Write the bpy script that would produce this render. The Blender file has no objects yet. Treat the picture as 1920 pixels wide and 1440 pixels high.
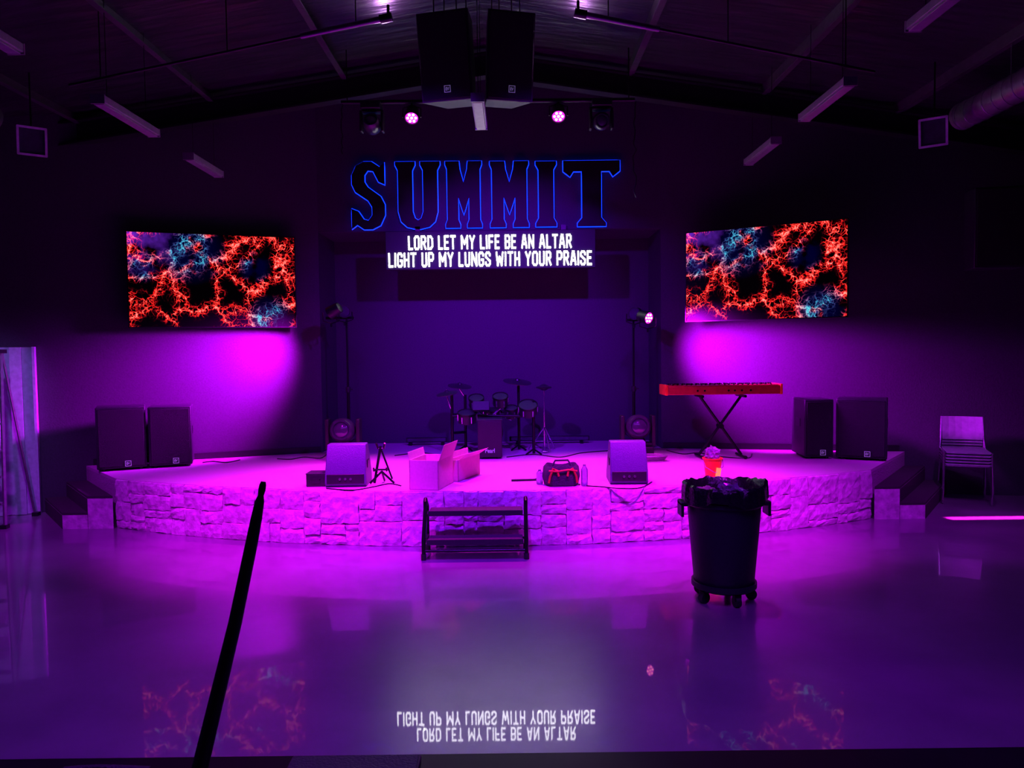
import bpy, bmesh, math, random
from mathutils import Vector, Matrix, Euler
random.seed(7)
scn = bpy.context.scene
C = scn.collection
scn.view_settings.view_transform = 'Standard'
PI = math.pi
# ---------------------------------------------------------------- camera
F = 1400.0
CAM = Vector((0, 0, 1.75))
RM = Matrix.Rotation(math.radians(90 - 2.535), 3, 'X') @ Matrix.Rotation(math.radians(-0.69), 3, 'Z')
cd = bpy.data.cameras.new('camera'); cam = bpy.data.objects.new('camera', cd); C.objects.link(cam)
cam.matrix_world = Matrix.Translation(CAM) @ RM.to_4x4()
cd.sensor_fit = 'HORIZONTAL'; cd.sensor_width = 36; cd.lens = F / 1920 * 36; cd.clip_start = 0.05
scn.camera = cam
def ray(px, py): return RM @ Vector(((px - 960) / F, -(py - 720) / F, -1))
def P(px, py, Y):
    d = ray(px, py); return CAM + d * (Y / d.y)
def G(px, py, z):
    d = ray(px, py); return CAM + d * ((z - CAM.z) / d.z)
# ---------------------------------------------------------------- materials
def M(name, col, rough=.5, metal=0, bump=0, scale=20, var=.15, emit=None, es=0, coat=0, coatr=.05, stretch=(1, 1, 1), alpha=1, trans=0):
    m = bpy.data.materials.new(name); m.use_nodes = True
    nt = m.node_tree; b = nt.nodes['Principled BSDF']
    b.inputs['Roughness'].default_value = rough; b.inputs['Metallic'].default_value = metal
    b.inputs['Coat Weight'].default_value = coat; b.inputs['Coat Roughness'].default_value = coatr
    b.inputs['Alpha'].default_value = alpha; b.inputs['Transmission Weight'].default_value = trans
    tc = nt.nodes.new('ShaderNodeTexCoord'); mp = nt.nodes.new('ShaderNodeMapping'); mp.inputs['Scale'].default_value = stretch
    nz = nt.nodes.new('ShaderNodeTexNoise'); nz.inputs['Scale'].default_value = scale; nz.inputs['Detail'].default_value = 5
    nt.links.new(tc.outputs['Object'], mp.inputs[0]); nt.links.new(mp.outputs[0], nz.inputs['Vector'])
    r = nt.nodes.new('ShaderNodeValToRGB')
    r.color_ramp.elements[0].position = .3; r.color_ramp.elements[1].position = .7
    r.color_ramp.elements[0].color = tuple(c * (1 - var) for c in col) + (1,)
    r.color_ramp.elements[1].color = tuple(min(1, c * (1 + var)) for c in col) + (1,)
    nt.links.new(nz.outputs['Fac'], r.inputs[0]); nt.links.new(r.outputs[0], b.inputs['Base Color'])
    if bump:
        bp = nt.nodes.new('ShaderNodeBump'); bp.inputs['Strength'].default_value = bump; bp.inputs['Distance'].default_value = .02
        nt.links.new(nz.outputs['Fac'], bp.inputs['Height']); nt.links.new(bp.outputs[0], b.inputs['Normal'])
    if emit:
        b.inputs['Emission Color'].default_value = emit + (1,); b.inputs['Emission Strength'].default_value = es
    return m
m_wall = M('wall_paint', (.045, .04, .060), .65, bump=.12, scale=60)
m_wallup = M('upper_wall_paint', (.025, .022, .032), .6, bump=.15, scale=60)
m_ceil = M('ceiling_vinyl', (.028, .025, .034), .30, bump=1.0, scale=1.7, var=.3, stretch=(1, 6, 1))
m_steel = M('purlin_steel', (.16, .15, .17), .30, .6, bump=.05)
m_rafter = M('rafter_paint', (.012, .012, .015), .5)
m_dark = M('black_plastic', (.012, .012, .015), .45, bump=.1, scale=90)
m_black = M('black_metal', (.01, .01, .012), .35, .5)
m_grille = M('speaker_grille', (.008, .008, .012), .55, .3, bump=.5, scale=260)
m_cab = M('speaker_cabinet', (.018, .018, .026), .5, bump=.25, scale=150)
m_head_shell = M('moving_head_shell', (.03, .03, .05), .3)
m_wedge = M('wedge_cabinet', (.08, .06, .15), .45, bump=.2, scale=120)
m_white = M('white_enamel', (.22, .20, .24), .4)
m_whitegl = M('white_mark', (.5, .45, .6), .4, emit=(.6, .5, 1), es=.10)  # faint glow put into the printed marks, which are no lamps
m_chrome = M('chrome', (.6, .6, .65), .2, .9)
m_alu = M('aluminium', (.45, .45, .5), .35, .8)
m_galv = M('galvanised_duct', (.35, .35, .38), .3, .7, bump=.1)
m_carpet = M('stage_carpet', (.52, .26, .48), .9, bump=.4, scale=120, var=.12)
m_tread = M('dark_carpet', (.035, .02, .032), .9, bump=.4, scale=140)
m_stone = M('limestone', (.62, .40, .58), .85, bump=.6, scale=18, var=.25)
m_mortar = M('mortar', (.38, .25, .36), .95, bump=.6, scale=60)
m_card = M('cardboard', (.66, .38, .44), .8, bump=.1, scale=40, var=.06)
m_bin = M('bin_plastic', (.010, .011, .022), .5, bump=.1, scale=40)
m_bag = M('black_bag', (.008, .008, .011), .25, bump=.5, scale=30)
m_clear = M('clear_plastic', (.5, .42, .7), .1, trans=.7)
m_red = M('red_plastic', (.85, .02, .02), .35, emit=(1, .03, .02), es=.08)  # slight red self-glow put into plastic that is no light source
m_strap = M('red_strap', (.5, .015, .02), .6)
m_redpaint = M('red_paint', (.48, .006, .03), .4, emit=(1, .0, .01), es=.02)  # weak red self-glow put into the keyboard paint
m_yellow = M('yellow_tag', (.9, .6, .05), .5, emit=(1, .5, .05), es=.5)  # self-glow added so the tag stays yellow under magenta lamps
m_fabric = M('dark_fabric', (.03, .022, .04), .9, bump=.5, scale=70)
m_seat = M('chair_plastic', (.36, .33, .42), .5, bump=.1)
m_lens = M('lens_glass', (.05, .05, .08), .05, coat=1)
m_pink = M('pink_led', (.8, .1, .7), .3, emit=(.9, .01, .9), es=1.7)
m_pinkhot = M('hot_led', (1, .5, 1), .3, emit=(1, .35, .9), es=9)
m_redled = M('red_led', (1, .1, .2), .3, emit=(1, .22, .40), es=7)
m_blue = M('blue_led_strip', (.02, .05, 1), .3, emit=(.002, .03, 1), es=3.2)
m_text = M('white_led_text', (1, 1, 1), .3, emit=(1, 1, .93), es=13)
m_ledpanel = M('led_panel_face', (.008, .006, .014), .6, emit=(.12, .04, .3), es=.02)
m_letter = M('sign_letter_black', (.004, .004, .006), .6)
m_cym = M('cymbal_rubber', (.025, .025, .03), .3)
m_head = M('mesh_drum_head', (.03, .025, .04), .6)
m_doorp = M('pale_panel', (.55, .52, .70), .5, bump=.1)
m_console = M('console_body', (.02, .02, .025), .4)
# polished floor
def floor_mat():
    m = bpy.data.materials.new('polished_concrete'); m.use_nodes = True; nt = m.node_tree; b = nt.nodes['Principled BSDF']
    tc = nt.nodes.new('ShaderNodeTexCoord')
    n1 = nt.nodes.new('ShaderNodeTexNoise'); n1.inputs['Scale'].default_value = .8; n1.inputs['Detail'].default_value = 7; n1.inputs['Roughness'].default_value = .6
    nt.links.new(tc.outputs['Object'], n1.inputs['Vector'])
    r = nt.nodes.new('ShaderNodeValToRGB'); r.color_ramp.elements[0].position = .35; r.color_ramp.elements[1].position = .68
    r.color_ramp.elements[0].color = (.13, .09, .15, 1); r.color_ramp.elements[1].color = (.235, .17, .25, 1)
    nt.links.new(n1.outputs['Fac'], r.inputs[0]); nt.links.new(r.outputs[0], b.inputs['Base Color'])
    n2 = nt.nodes.new('ShaderNodeTexNoise'); n2.inputs['Scale'].default_value = 2.6; n2.inputs['Detail'].default_value = 3
    nt.links.new(tc.outputs['Object'], n2.inputs['Vector'])
    bp = nt.nodes.new('ShaderNodeBump'); bp.inputs['Strength'].default_value = .16; bp.inputs['Distance'].default_value = .02
    nt.links.new(n2.outputs['Fac'], bp.inputs['Height']); nt.links.new(bp.outputs[0], b.inputs['Normal'])
    bq = nt.nodes.new('ShaderNodeBump'); bq.inputs['Strength'].default_value = .0015; bq.inputs['Distance'].default_value = .02
    nt.links.new(n2.outputs['Fac'], bq.inputs['Height']); nt.links.new(bq.outputs[0], b.inputs['Coat Normal'])
    b.inputs['Roughness'].default_value = .28; b.inputs['Specular IOR Level'].default_value = 1.0
    b.inputs['Coat Weight'].default_value = .5; b.inputs['Coat Roughness'].default_value = .022
    return m
m_floor = floor_mat()
# screen picture: glowing filaments
def screen_mat():
    m = bpy.data.materials.new('screen_filament_picture'); m.use_nodes = True; nt = m.node_tree; L = nt.links.new
    N = nt.nodes.new; b = nt.nodes['Principled BSDF']; b.inputs['Base Color'].default_value = (.002, .002, .002, 1); b.inputs['Roughness'].default_value = .4; b.inputs['Specular IOR Level'].default_value = .1
    tc = N('ShaderNodeTexCoord')
    def noise(sc, det, src, seed=0):
        n = N('ShaderNodeTexNoise'); n.inputs['Scale'].default_value = sc; n.inputs['Detail'].default_value = det
        if seed:
            mp = N('ShaderNodeMapping'); mp.inputs['Location'].default_value = (seed, seed * 1.7, 0); L(src, mp.inputs[0]); L(mp.outputs[0], n.inputs['Vector'])
        else: L(src, n.inputs['Vector'])
        return n
    def warp(amount, sc, det, src, seed=0):
        n = noise(sc, det, src, seed)
        s = N('ShaderNodeVectorMath'); s.operation = 'SUBTRACT'; s.inputs[1].default_value = (.5, .5, .5); L(n.outputs['Color'], s.inputs[0])
        k = N('ShaderNodeVectorMath'); k.operation = 'SCALE'; k.inputs['Scale'].default_value = amount; L(s.outputs[0], k.inputs[0])
        a = N('ShaderNodeVectorMath'); a.operation = 'ADD'; L(src, a.inputs[0]); L(k.outputs[0], a.inputs[1])
        return a.outputs[0]
    def vor(sc, src):
        v = N('ShaderNodeTexVoronoi'); v.feature = 'DISTANCE_TO_EDGE'; v.inputs['Scale'].default_value = sc; L(src, v.inputs['Vector']); return v.outputs['Distance']
    def mr(src, a, b_, c, d):
        x = N('ShaderNodeMapRange'); x.inputs[1].default_value = a; x.inputs[2].default_value = b_; x.inputs[3].default_value = c; x.inputs[4].default_value = d; L(src, x.inputs[0]); return x.outputs[0]
    def mt(op, a, b_):
        x = N('ShaderNodeMath'); x.operation = op
        for i, v in enumerate((a, b_)):
            if isinstance(v, (int, float)): x.inputs[i].default_value = v
            else: L(v, x.inputs[i])
        return x.outputs[0]
    obj = tc.outputs['Object']
    w1 = warp(.45, 2.4, 4, obj, 3.1)
    big = mr(vor(2.3, w1), 0, .25, 1, 0)
    w2 = warp(.22, 8, 5, obj, 1.3)
    fine = mt('POWER', mr(vor(7, w2), 0, .075, 1, 0), 2.0)
    w3 = warp(.12, 18, 4, obj, 5.3)
    fine2 = mt('POWER', mr(vor(16, w3), 0, .085, 1, 0), 2.0)
    gate = mt('POWER', big, 1.2)
    core = mt('POWER', big, 6)
    tot = mt('ADD', mt('MULTIPLY', fine, gate), mt('MULTIPLY', mt('MULTIPLY', fine2, mt('POWER', big, 1.7)), .85))
    tot = mt('ADD', tot, mt('MULTIPLY', core, mr(noise(13, 6, obj, 2.2).outputs['Fac'], .44, .68, .0, .6)))
    cr = N('ShaderNodeValToRGB'); e = cr.color_ramp.elements
    e[0].position = 0; e[0].color = (0, 0, 0, 1); e[1].position = 1; e[1].color = (1, .24, .20, 1)
    x = e.new(.12); x.color = (.03, .0, .002, 1); x = e.new(.42); x.color = (.72, .010, .008, 1); x = e.new(.75); x.color = (1, .045, .03, 1)
    L(tot, cr.inputs[0])
    cb = N('ShaderNodeValToRGB'); e = cb.color_ramp.elements
    e[0].position = 0; e[0].color = (.0, .0, .012, 1); e[1].position = 1; e[1].color = (.08, .45, .55, 1)
    x = e.new(.3); x.color = (.02, .03, .14, 1); x = e.new(.6); x.color = (.01, .19, .32, 1)
    L(tot, cb.inputs[0])
    sp = N('ShaderNodeSeparateXYZ'); L(obj, sp.inputs[0])
    def blob(cx, cz, r):
        dx = mt('SUBTRACT', sp.outputs[0], cx); dz = mt('SUBTRACT', sp.outputs[2], cz)
        d = mt('POWER', mt('ADD', mt('MULTIPLY', dx, dx), mt('MULTIPLY', dz, dz)), .5); return mr(d, r * .5, r, 1, 0)
    cy = mt('ADD', mt('ADD', blob(-.25, .33, .40), blob(.45, .17, .2)), mt('ADD', blob(-.75, .15, .2), blob(.62, -.42, .28)))
    msk = mt('MULTIPLY', cy, mr(noise(5, 3, obj, 8.4).outputs['Fac'], .36, .48, 0, 1))
    mx = N('ShaderNodeMix'); mx.data_type = 'RGBA'; L(msk, mx.inputs[0]); L(cr.outputs[0], mx.inputs[6]); L(cb.outputs[0], mx.inputs[7])
    cor = mt('MULTIPLY', mr(sp.outputs[0], -.95, -.3, 1, 0), mr(sp.outputs[2], .05, .5, 0, 1))
    cor = mt('MULTIPLY', cor, mr(noise(5, 4, obj, .7).outputs['Fac'], .42, .68, 0, .8))
    mx2 = N('ShaderNodeMix'); mx2.data_type = 'RGBA'; mx2.blend_type = 'ADD'; L(cor, mx2.inputs[0]); L(mx.outputs[2], mx2.inputs[6]); mx2.inputs[7].default_value = (.16, .02, .6, 1)
    L(mx2.outputs[2], b.inputs['Emission Color']); b.inputs['Emission Strength'].default_value = 1.6
    return m
m_screen = screen_mat()
# ---------------------------------------------------------------- builders
W = {}
def Wm(o): return W.get(o.name, Matrix.Identity(4)) if o else Matrix.Identity(4)
class MB:
    def __init__(s): s.bm = bmesh.new()
    def quadbox(s, vs):
        v = [s.bm.verts.new(p) for p in vs]
        for f in ((0, 3, 2, 1), (4, 5, 6, 7), (0, 1, 5, 4), (1, 2, 6, 5), (2, 3, 7, 6), (3, 0, 4, 7)): s.bm.faces.new([v[i] for i in f])
        return s
    def box(s, c, d, rz=0, rx=0, ry=0, mat=None):
        R = Euler((rx, ry, rz)).to_matrix(); c = Vector(c); x, y, z = d[0] / 2, d[1] / 2, d[2] / 2
        return s.quadbox([c + R @ Vector(p) for p in ((-x, -y, -z), (x, -y, -z), (x, y, -z), (-x, y, -z), (-x, -y, z), (x, -y, z), (x, y, z), (-x, y, z))])
    def tube(s, pts, r, n=12, caps=True, closed=False):
        pts = [Vector(p) for p in pts]; k = len(pts); rs = r if isinstance(r, (list, tuple)) else [r] * k
        up = None; rings = []
        for i, p in enumerate(pts):
            if closed: t = pts[(i + 1) % k] - pts[i - 1]
            else: t = (pts[min(i + 1, k - 1)] - pts[max(i - 1, 0)])
            t.normalize()
            if up is None: up = t.orthogonal().normalized()
            up = (up - t * up.dot(t))
            if up.length < 1e-5: up = t.orthogonal()
            up.normalize(); w = t.cross(up)
            rings.append([s.bm.verts.new(p + (up * math.cos(a) + w * math.sin(a)) * rs[i]) for a in [2 * PI * j / n for j in range(n)]])
        for i in range(k if closed else k - 1):
            A = rings[i]; B = rings[(i + 1) % k]
            for j in range(n): s.bm.faces.new((A[j], A[(j + 1) % n], B[(j + 1) % n], B[j]))
        if caps and not closed:
            s.bm.faces.new(rings[0][::-1]); s.bm.faces.new(rings[-1])
        return s
    def cyl(s, a, b, r, r2=None, n=16): return s.tube([a, b], [r, r if r2 is None else r2], n)
    def lathe(s, prof, c=(0, 0, 0), n=24, R=None, wob=None):
        c = Vector(c); rings = []
        for (r, z) in prof:
            ring = []
            for j in range(n):
                a = 2 * PI * j / n; rr = max(r, .0005)
                if wob: rr, zz = wob(rr, z, a)
                else: zz = z
                p = Vector((rr * math.cos(a), rr * math.sin(a), zz))
                if R: p = R @ p
                ring.append(s.bm.verts.new(c + p))
            rings.append(ring)
        for A, B in zip(rings, rings[1:]):
            for j in range(n): s.bm.faces.new((A[j], A[(j + 1) % n], B[(j + 1) % n], B[j]))
        s.bm.faces.new(rings[0][::-1]); s.bm.faces.new(rings[-1])
        return s
    def prism(s, poly, f):   # f(u,v,k) -> point, k in 0,1
        a = [s.bm.verts.new(f(u, v, 0)) for u, v in poly]; b = [s.bm.verts.new(f(u, v, 1)) for u, v in poly]
        s.bm.faces.new(a); s.bm.faces.new(b[::-1]); k = len(poly)
        for i in range(k): s.bm.faces.new((a[i], b[i], b[(i + 1) % k], a[(i + 1) % k]))
        return s
    def build(s, name, mat, parent=None, bevel=0, smooth=True, world=False):
        bmesh.ops.recalc_face_normals(s.bm, faces=s.bm.faces)
        if world and parent: s.bm.transform(Wm(parent).inverted())
        me = bpy.data.meshes.new(name); s.bm.to_mesh(me); s.bm.free()
        return link(name, me, mat, parent, bevel, smooth)
    def build_each(s, name, mat, parent=None, bevel=0, smooth=True, world=False):
        bm = s.bm; bm.verts.index_update(); seen = set(); out = []
        for v0 in bm.verts:
            if v0 in seen: continue
            comp = []; st = [v0]; seen.add(v0)
            while st:
                v = st.pop(); comp.append(v)
                for e in v.link_edges:
                    w = e.other_vert(v)
                    if w not in seen: seen.add(w); st.append(w)
            m2 = MB(); mp = {v: m2.bm.verts.new(v.co) for v in comp}; fs = {f for v in comp for f in v.link_faces}
            for f in sorted(fs, key=lambda f: f.index): m2.bm.faces.new([mp[v] for v in f.verts])
            out.append(m2.build(name, mat, parent, bevel, smooth, world))
        bm.free(); return out
def link(name, me, mat, parent=None, bevel=0, smooth=True):
    me.materials.clear(); me.materials.append(mat)
    if smooth:
        me.polygons.foreach_set('use_smooth', [True] * len(me.polygons)); me.set_sharp_from_angle(angle=math.radians(38))
    o = bpy.data.objects.new(name, me); C.objects.link(o)
    if parent: o.parent = parent; W[o.name] = Wm(parent)
    if bevel:
        b = o.modifiers.new('bevel', 'BEVEL'); b.width = bevel; b.segments = 2; b.limit_method = 'ANGLE'
    return o
def T(name, label, cat, loc, rz=0, group=None):
    o = bpy.data.objects.new(name, None); C.objects.link(o); o.location = loc; o.rotation_euler = (0, 0, rz)
    o.empty_display_size = .1
    o['label'] = label; o['category'] = cat
    if group: o['group'] = group
    W[o.name] = Matrix.Translation(Vector(loc)) @ Matrix.Rotation(rz, 4, 'Z')
    return o
def tag(o, label, cat, group=None):
    o['label'] = label; o['category'] = cat
    if group: o['group'] = group
    return o
def struct(name, mb, mat, **k):
    o = mb.build(name, mat, **k); o['kind'] = 'structure'; return o
def dup(root, loc, rz, label):
    r = root.copy(); C.objects.link(r); r.location = loc; r.rotation_euler = (0, 0, rz); r['label'] = label
    for ch in list(root.children):
        c = ch.copy(); C.objects.link(c); c.parent = r
        for g in ch.children:
            d = g.copy(); C.objects.link(d); d.parent = c
    return r
def textmesh(name, body, w, h, c, mat, parent, offset=.0, ext=.004, rz=0, rx=0, space=1, wspace=1):
    cu = bpy.data.curves.new('t', 'FONT'); cu.body = body; cu.offset = offset; cu.extrude = .01; cu.resolution_u = 4
    cu.space_character = space; cu.space_word = wspace
    ob = bpy.data.objects.new('t', cu); C.objects.link(ob)
    bpy.context.view_layer.update()
    me = bpy.data.meshes.new_from_object(ob); bpy.data.objects.remove(ob)
    xs = [v.co.x for v in me.vertices]; ys = [v.co.y for v in me.vertices]
    x0, x1, y0, y1 = min(xs), max(xs), min(ys), max(ys); R = Euler((rx, 0, rz)).to_matrix()
    for v in me.vertices:
        p = Vector(((v.co.x - (x0 + x1) / 2) / (x1 - x0) * w, -v.co.z / .01 * ext, (v.co.y - (y0 + y1) / 2) / (y1 - y0) * h))
        v.co = Vector(c) + R @ p
    me.name = name
    return link(name, me, mat, parent, smooth=False)
# block capitals drawn as strokes: heavy condensed lettering
GL = {
 'A': [[(0, 0), (1.7, 8)], [(2.9, 8), (4.6, 0)], [(1.7, 8), (2.9, 8)], [(.9, 2.6), (3.7, 2.6)]],
 'B': [[(0, 0), (0, 8), (3, 8), (4, 7), (4, 5.2), (3.2, 4.2), (0, 4.2)], [(3.2, 4.2), (4, 3.2), (4, 1), (3, 0), (0, 0)]],
 'D': [[(0, 0), (0, 8), (2.6, 8), (4.2, 6.4), (4.2, 1.6), (2.6, 0), (0, 0)]],
 'E': [[(3.6, 8), (0, 8), (0, 0), (3.6, 0)], [(0, 4.1), (3, 4.1)]],
 'F': [[(3.6, 8), (0, 8), (0, 0)], [(0, 4.1), (3, 4.1)]],
 'G': [[(4, 6.2), (4, 7), (3, 8), (1, 8), (0, 7), (0, 1), (1, 0), (3, 0), (4, 1), (4, 3.6), (2.4, 3.6)]],
 'H': [[(0, 0), (0, 8)], [(4, 0), (4, 8)], [(0, 4), (4, 4)]],
 'I': [[(0, 0), (0, 8)]],
 'L': [[(0, 8), (0, 0), (3.4, 0)]],
 'M': [[(0, 0), (0, 8), (2.9, 3), (5.8, 8), (5.8, 0)]],
 'N': [[(0, 0), (0, 8), (4.4, 0), (4.4, 8)]],
 'O': [[(1.1, 0), (0, 1.2), (0, 6.8), (1.1, 8), (3.1, 8), (4.2, 6.8), (4.2, 1.2), (3.1, 0), (1.1, 0)]],
 'P': [[(0, 0), (0, 8), (3, 8), (4, 7), (4, 4.6), (3, 3.6), (0, 3.6)]],
 'R': [[(0, 0), (0, 8), (3, 8), (4, 7), (4, 5), (3, 4), (0, 4)], [(2, 4), (4.2, 0)]],
 'S': [[(4, 6.2), (4, 7), (3, 8), (1, 8), (0, 7), (0, 5.4), (4, 2.8), (4, 1), (3, 0), (1, 0), (0, 1), (0, 1.9)]],
 'T': [[(0, 8), (4.4, 8)], [(2.2, 8), (2.2, 0)]],
 'U': [[(0, 8), (0, 1), (1, 0), (3, 0), (4, 1), (4, 8)]],
 'W': [[(0, 8), (1.2, 0), (3.1, 5.4), (5.0, 0), (6.2, 8)]],
 'Y': [[(0, 8), (2.2, 4), (4.4, 8)], [(2.2, 4), (2.2, 0)]],
}
def block_text(name, body, w, h, c, mat, parent, bold=1.3, dep=.004):
    x = 0; segs = []
    for ch in body:
        if ch == ' ': x += 4.0; continue
        g = GL[ch]; mw = max(p[0] for s in g for p in s)
        for s in g:
            for a, b in zip(s, s[1:]): segs.append((x + a[0], a[1], x + b[0], b[1]))
        x += mw + bold + 1.35
    tot = x - 1.35; sx = w / tot; sz = h / (8 + bold); m = MB(); r = bold / 2; kk = 0
    for (x0, y0, x1, y1) in segs:
        d = Vector((x1 - x0, y1 - y0)); d.normalize(); n = Vector((-d.y, d.x)) * r; e = d * r * .75
        kk += 1; dy = -dep - (kk % 7) * .0001
        q = [Vector((x0, y0)) - e - n, Vector((x1, y1)) + e - n, Vector((x1, y1)) + e + n, Vector((x0, y0)) - e + n]
        V = [Vector(c) + Vector(((p.x + r - tot / 2) * sx, yy, (p.y + r - (8 + bold) / 2) * sz)) for yy in (0, dy) for p in q]
        m.quadbox(V)
    return m.build(name, mat, parent, smooth=False)
# ---------------------------------------------------------------- room
XC = -.26
def roof(x): return 5.15 - .15 * abs(x - XC)
AL, AR, AF, AB, AT = -2.40, 1.88, 9.40, 10.25, 3.26
SL, SR = .37, .20
XL, XR = -7.0, 6.6
YL = AF + SL * (XL - AL); YR = AF - SR * (XR - AR)
def wl(x): return AF + SL * (x - AL)
def wr(x): return AF - SR * (x - AR)
struct('floor', MB().box((0, 3.9, -.05), (14.6, 13.6, .1)), m_floor)
def vwall(name, a, b, z0, z1, t=.12, mat=m_wall):
    a = Vector((a[0], a[1], 0)); b = Vector((b[0], b[1], 0)); d = (b - a).normalized(); n = Vector((-d.y, d.x, 0)) * t
    m = MB(); m.quadbox([a + Vector((0, 0, z0)), b + Vector((0, 0, z0)), b + n + Vector((0, 0, z0)), a + n + Vector((0, 0, z0)),
                         a + Vector((0, 0, z1)), b + Vector((0, 0, z1)), b + n + Vector((0, 0, z1)), a + n + Vector((0, 0, z1))])
    return struct(name, m, mat, smooth=False)
vwall('wall_front_left', (XL, YL), (AL, AF), 0, 5.1)
vwall('wall_front_right', (AR, AF), (XR, YR), 0, 5.1)
vwall('wall_front_above_alcove', (AL, AF), (AR, AF), AT, 5.2)
vwall('wall_alcove_back', (AL - .1, AB), (AR + .1, AB), 0, AT + .1)
vwall('wall_alcove_left', (AL, AF + .0), (AL, AB), 0, AT)
vwall('wall_alcove_right', (AR, AB), (AR, AF), 0, AT)
struct('ceiling_alcove', MB().box(((AL + AR) / 2, (AF + .125 + AB) / 2, AT + .05), (AR - AL, AB - AF - .13, .1)), m_wall)
vwall('wall_left', (XL, -2.5), (XL, YL), 0, 5.1, mat=m_wallup)
vwall('wall_right', (XR, YR), (XR, -2.5), 0, 5.1, mat=m_wallup)
vwall('wall_back', (XR, -2.5), (XL, -2.5), 0, 5.2, mat=m_wallup)
m = MB()
for s in (-1, 1):
    x0, x1 = XC, (XL - .2 if s < 0 else XR + .2)
    vs = []
    for dz in (0, .08):
        for (x, y) in ((x0, -2.6), (x1, -2.6), (x1, 9.6), (x0, 9.6)): vs.append((x, y, roof(x) + dz))
    m.quadbox(vs)
struct('ceiling', m, m_ceil, smooth=False)
for i, off in enumerate((-6.1, -4.6, -3.1, -1.6, 1.6, 3.1, 4.6, 6.1)):
    x = XC + off; z = roof(x)
    m = MB().box((x, 3.4, z - .05), (.012, 11.8, .10)).box((x + .03, 3.4, z - .1), (.06, 11.8, .012))
    struct('trim_%d' % (i + 1), m, m_steel, smooth=False)
m = MB()
for s in (-1, 1):
    x1 = XL + .1 if s < 0 else XR - .1
    for (zz, hh, ww) in ((-.14, .02, .14), (-.26, .24, .012), (-.38, .02, .14)):
        pts = []
        for dz in (-hh / 2, hh / 2):
            for (x, y) in ((XC, 8.5 - ww / 2), (x1, 8.5 - ww / 2), (x1, 8.5 + ww / 2), (XC, 8.5 + ww / 2)):
                pts.append((x, y, roof(x) + zz + dz + .05))
        m.quadbox(pts)
struct('trim_9', m, m_rafter, smooth=False)
# door at far left
dz1 = 1.86
ang = math.atan(SL)
def wlp(x, off):
    return Vector((x, wl(x), 0)) + Vector((math.sin(ang), -math.cos(ang), 0)) * off
dd = T('door_1', 'pale ribbed metal door at the far left edge beside the steps', 'door', wlp(-5.8, .02), ang); del dd['label']; del dd['category']; dd['kind'] = 'structure'
m = MB()
for k in range(9): m.box((-.42 + k * .11, -.04 if k % 2 else -.012, dz1 / 2), (.11, .03, dz1 - .01))
m.build('door_panel', m_doorp, dd, smooth=False)
m = MB().box((.525, -.03, dz1 / 2), (.025, .08, dz1)).box((-.525, -.03, dz1 / 2), (.025, .08, dz1))
m.build('door_frame', m_doorp, dd)
MB().cyl((-.4, -.04, .95), (-.4, -.1, .95), .025).cyl((-.4, -.09, .95), (-.28, -.09, .95), .012).build('door_handle', m_chrome, dd)
for nm, fn, x0, x1, a in (('baseboard_left', wl, -4.8, AL - .02, ang), ('baseboard_right', wr, AR + .02, 4.6, -math.atan(SR))):
    xm = (x0 + x1) / 2; ln = (x1 - x0) / math.cos(a)
    struct(nm, MB().box((xm, fn(xm) - .012, .54), (ln, .02, .07), rz=a), m_dark)
# ---------------------------------------------------------------- stage
R0, TH = 8.7, .4585; SX, SY = -.2, 15.3; SZ = .5
def ap(th, r, z): return Vector((SX + r * math.sin(th), SY - r * math.cos(th), z))
cl, crn = ap(-TH, R0, 0), ap(TH, R0, 0)
el = Vector((-4.87, wl(-4.87) - .01, 0)); er = Vector((4.66, wr(4.66) - .01, 0))
stage = T('stage', 'low curved platform with carpeted deck and stone block face', 'stage', (SX, 8.2, 0))
poly = [ap(-TH + 2 * TH * i / 48, R0 - .045, 0) for i in range(49)] + [er, Vector((AR, AF - .01, 0)), Vector((AR - .01, AB - .01, 0)), Vector((AL + .01, AB - .01, 0)), Vector((AL, AF - .01, 0)), el]
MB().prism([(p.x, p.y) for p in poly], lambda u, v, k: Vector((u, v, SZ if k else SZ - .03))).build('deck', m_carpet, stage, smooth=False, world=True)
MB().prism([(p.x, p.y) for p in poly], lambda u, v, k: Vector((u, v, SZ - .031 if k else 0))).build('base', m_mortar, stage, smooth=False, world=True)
rects = []
def split(x0, x1, z0, z1):
    w, h = x1 - x0, z1 - z0
    if w > .46 or (w > .26 and random.random() < .5 and w > h * 1.1):
        c = x0 + w * random.uniform(.3, .7); split(x0, c, z0, z1); split(c, x1, z0, z1)
    elif h > .32 or (h > .19 and random.random() < .55):
        c = z0 + h * random.uniform(.3, .7); split(x0, x1, z0, c); split(x0, x1, c, z1)
    else: rects.append((x0, x1, z0, z1))
Ltot = 2 * TH * R0; x = 0
while x < Ltot - .01:
    w = min(random.uniform(.3, .65), Ltot - x)
    if Ltot - x - w < .3: w = Ltot - x
    split(x, x + w, 0, SZ - .002); x += w
m = MB()
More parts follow.
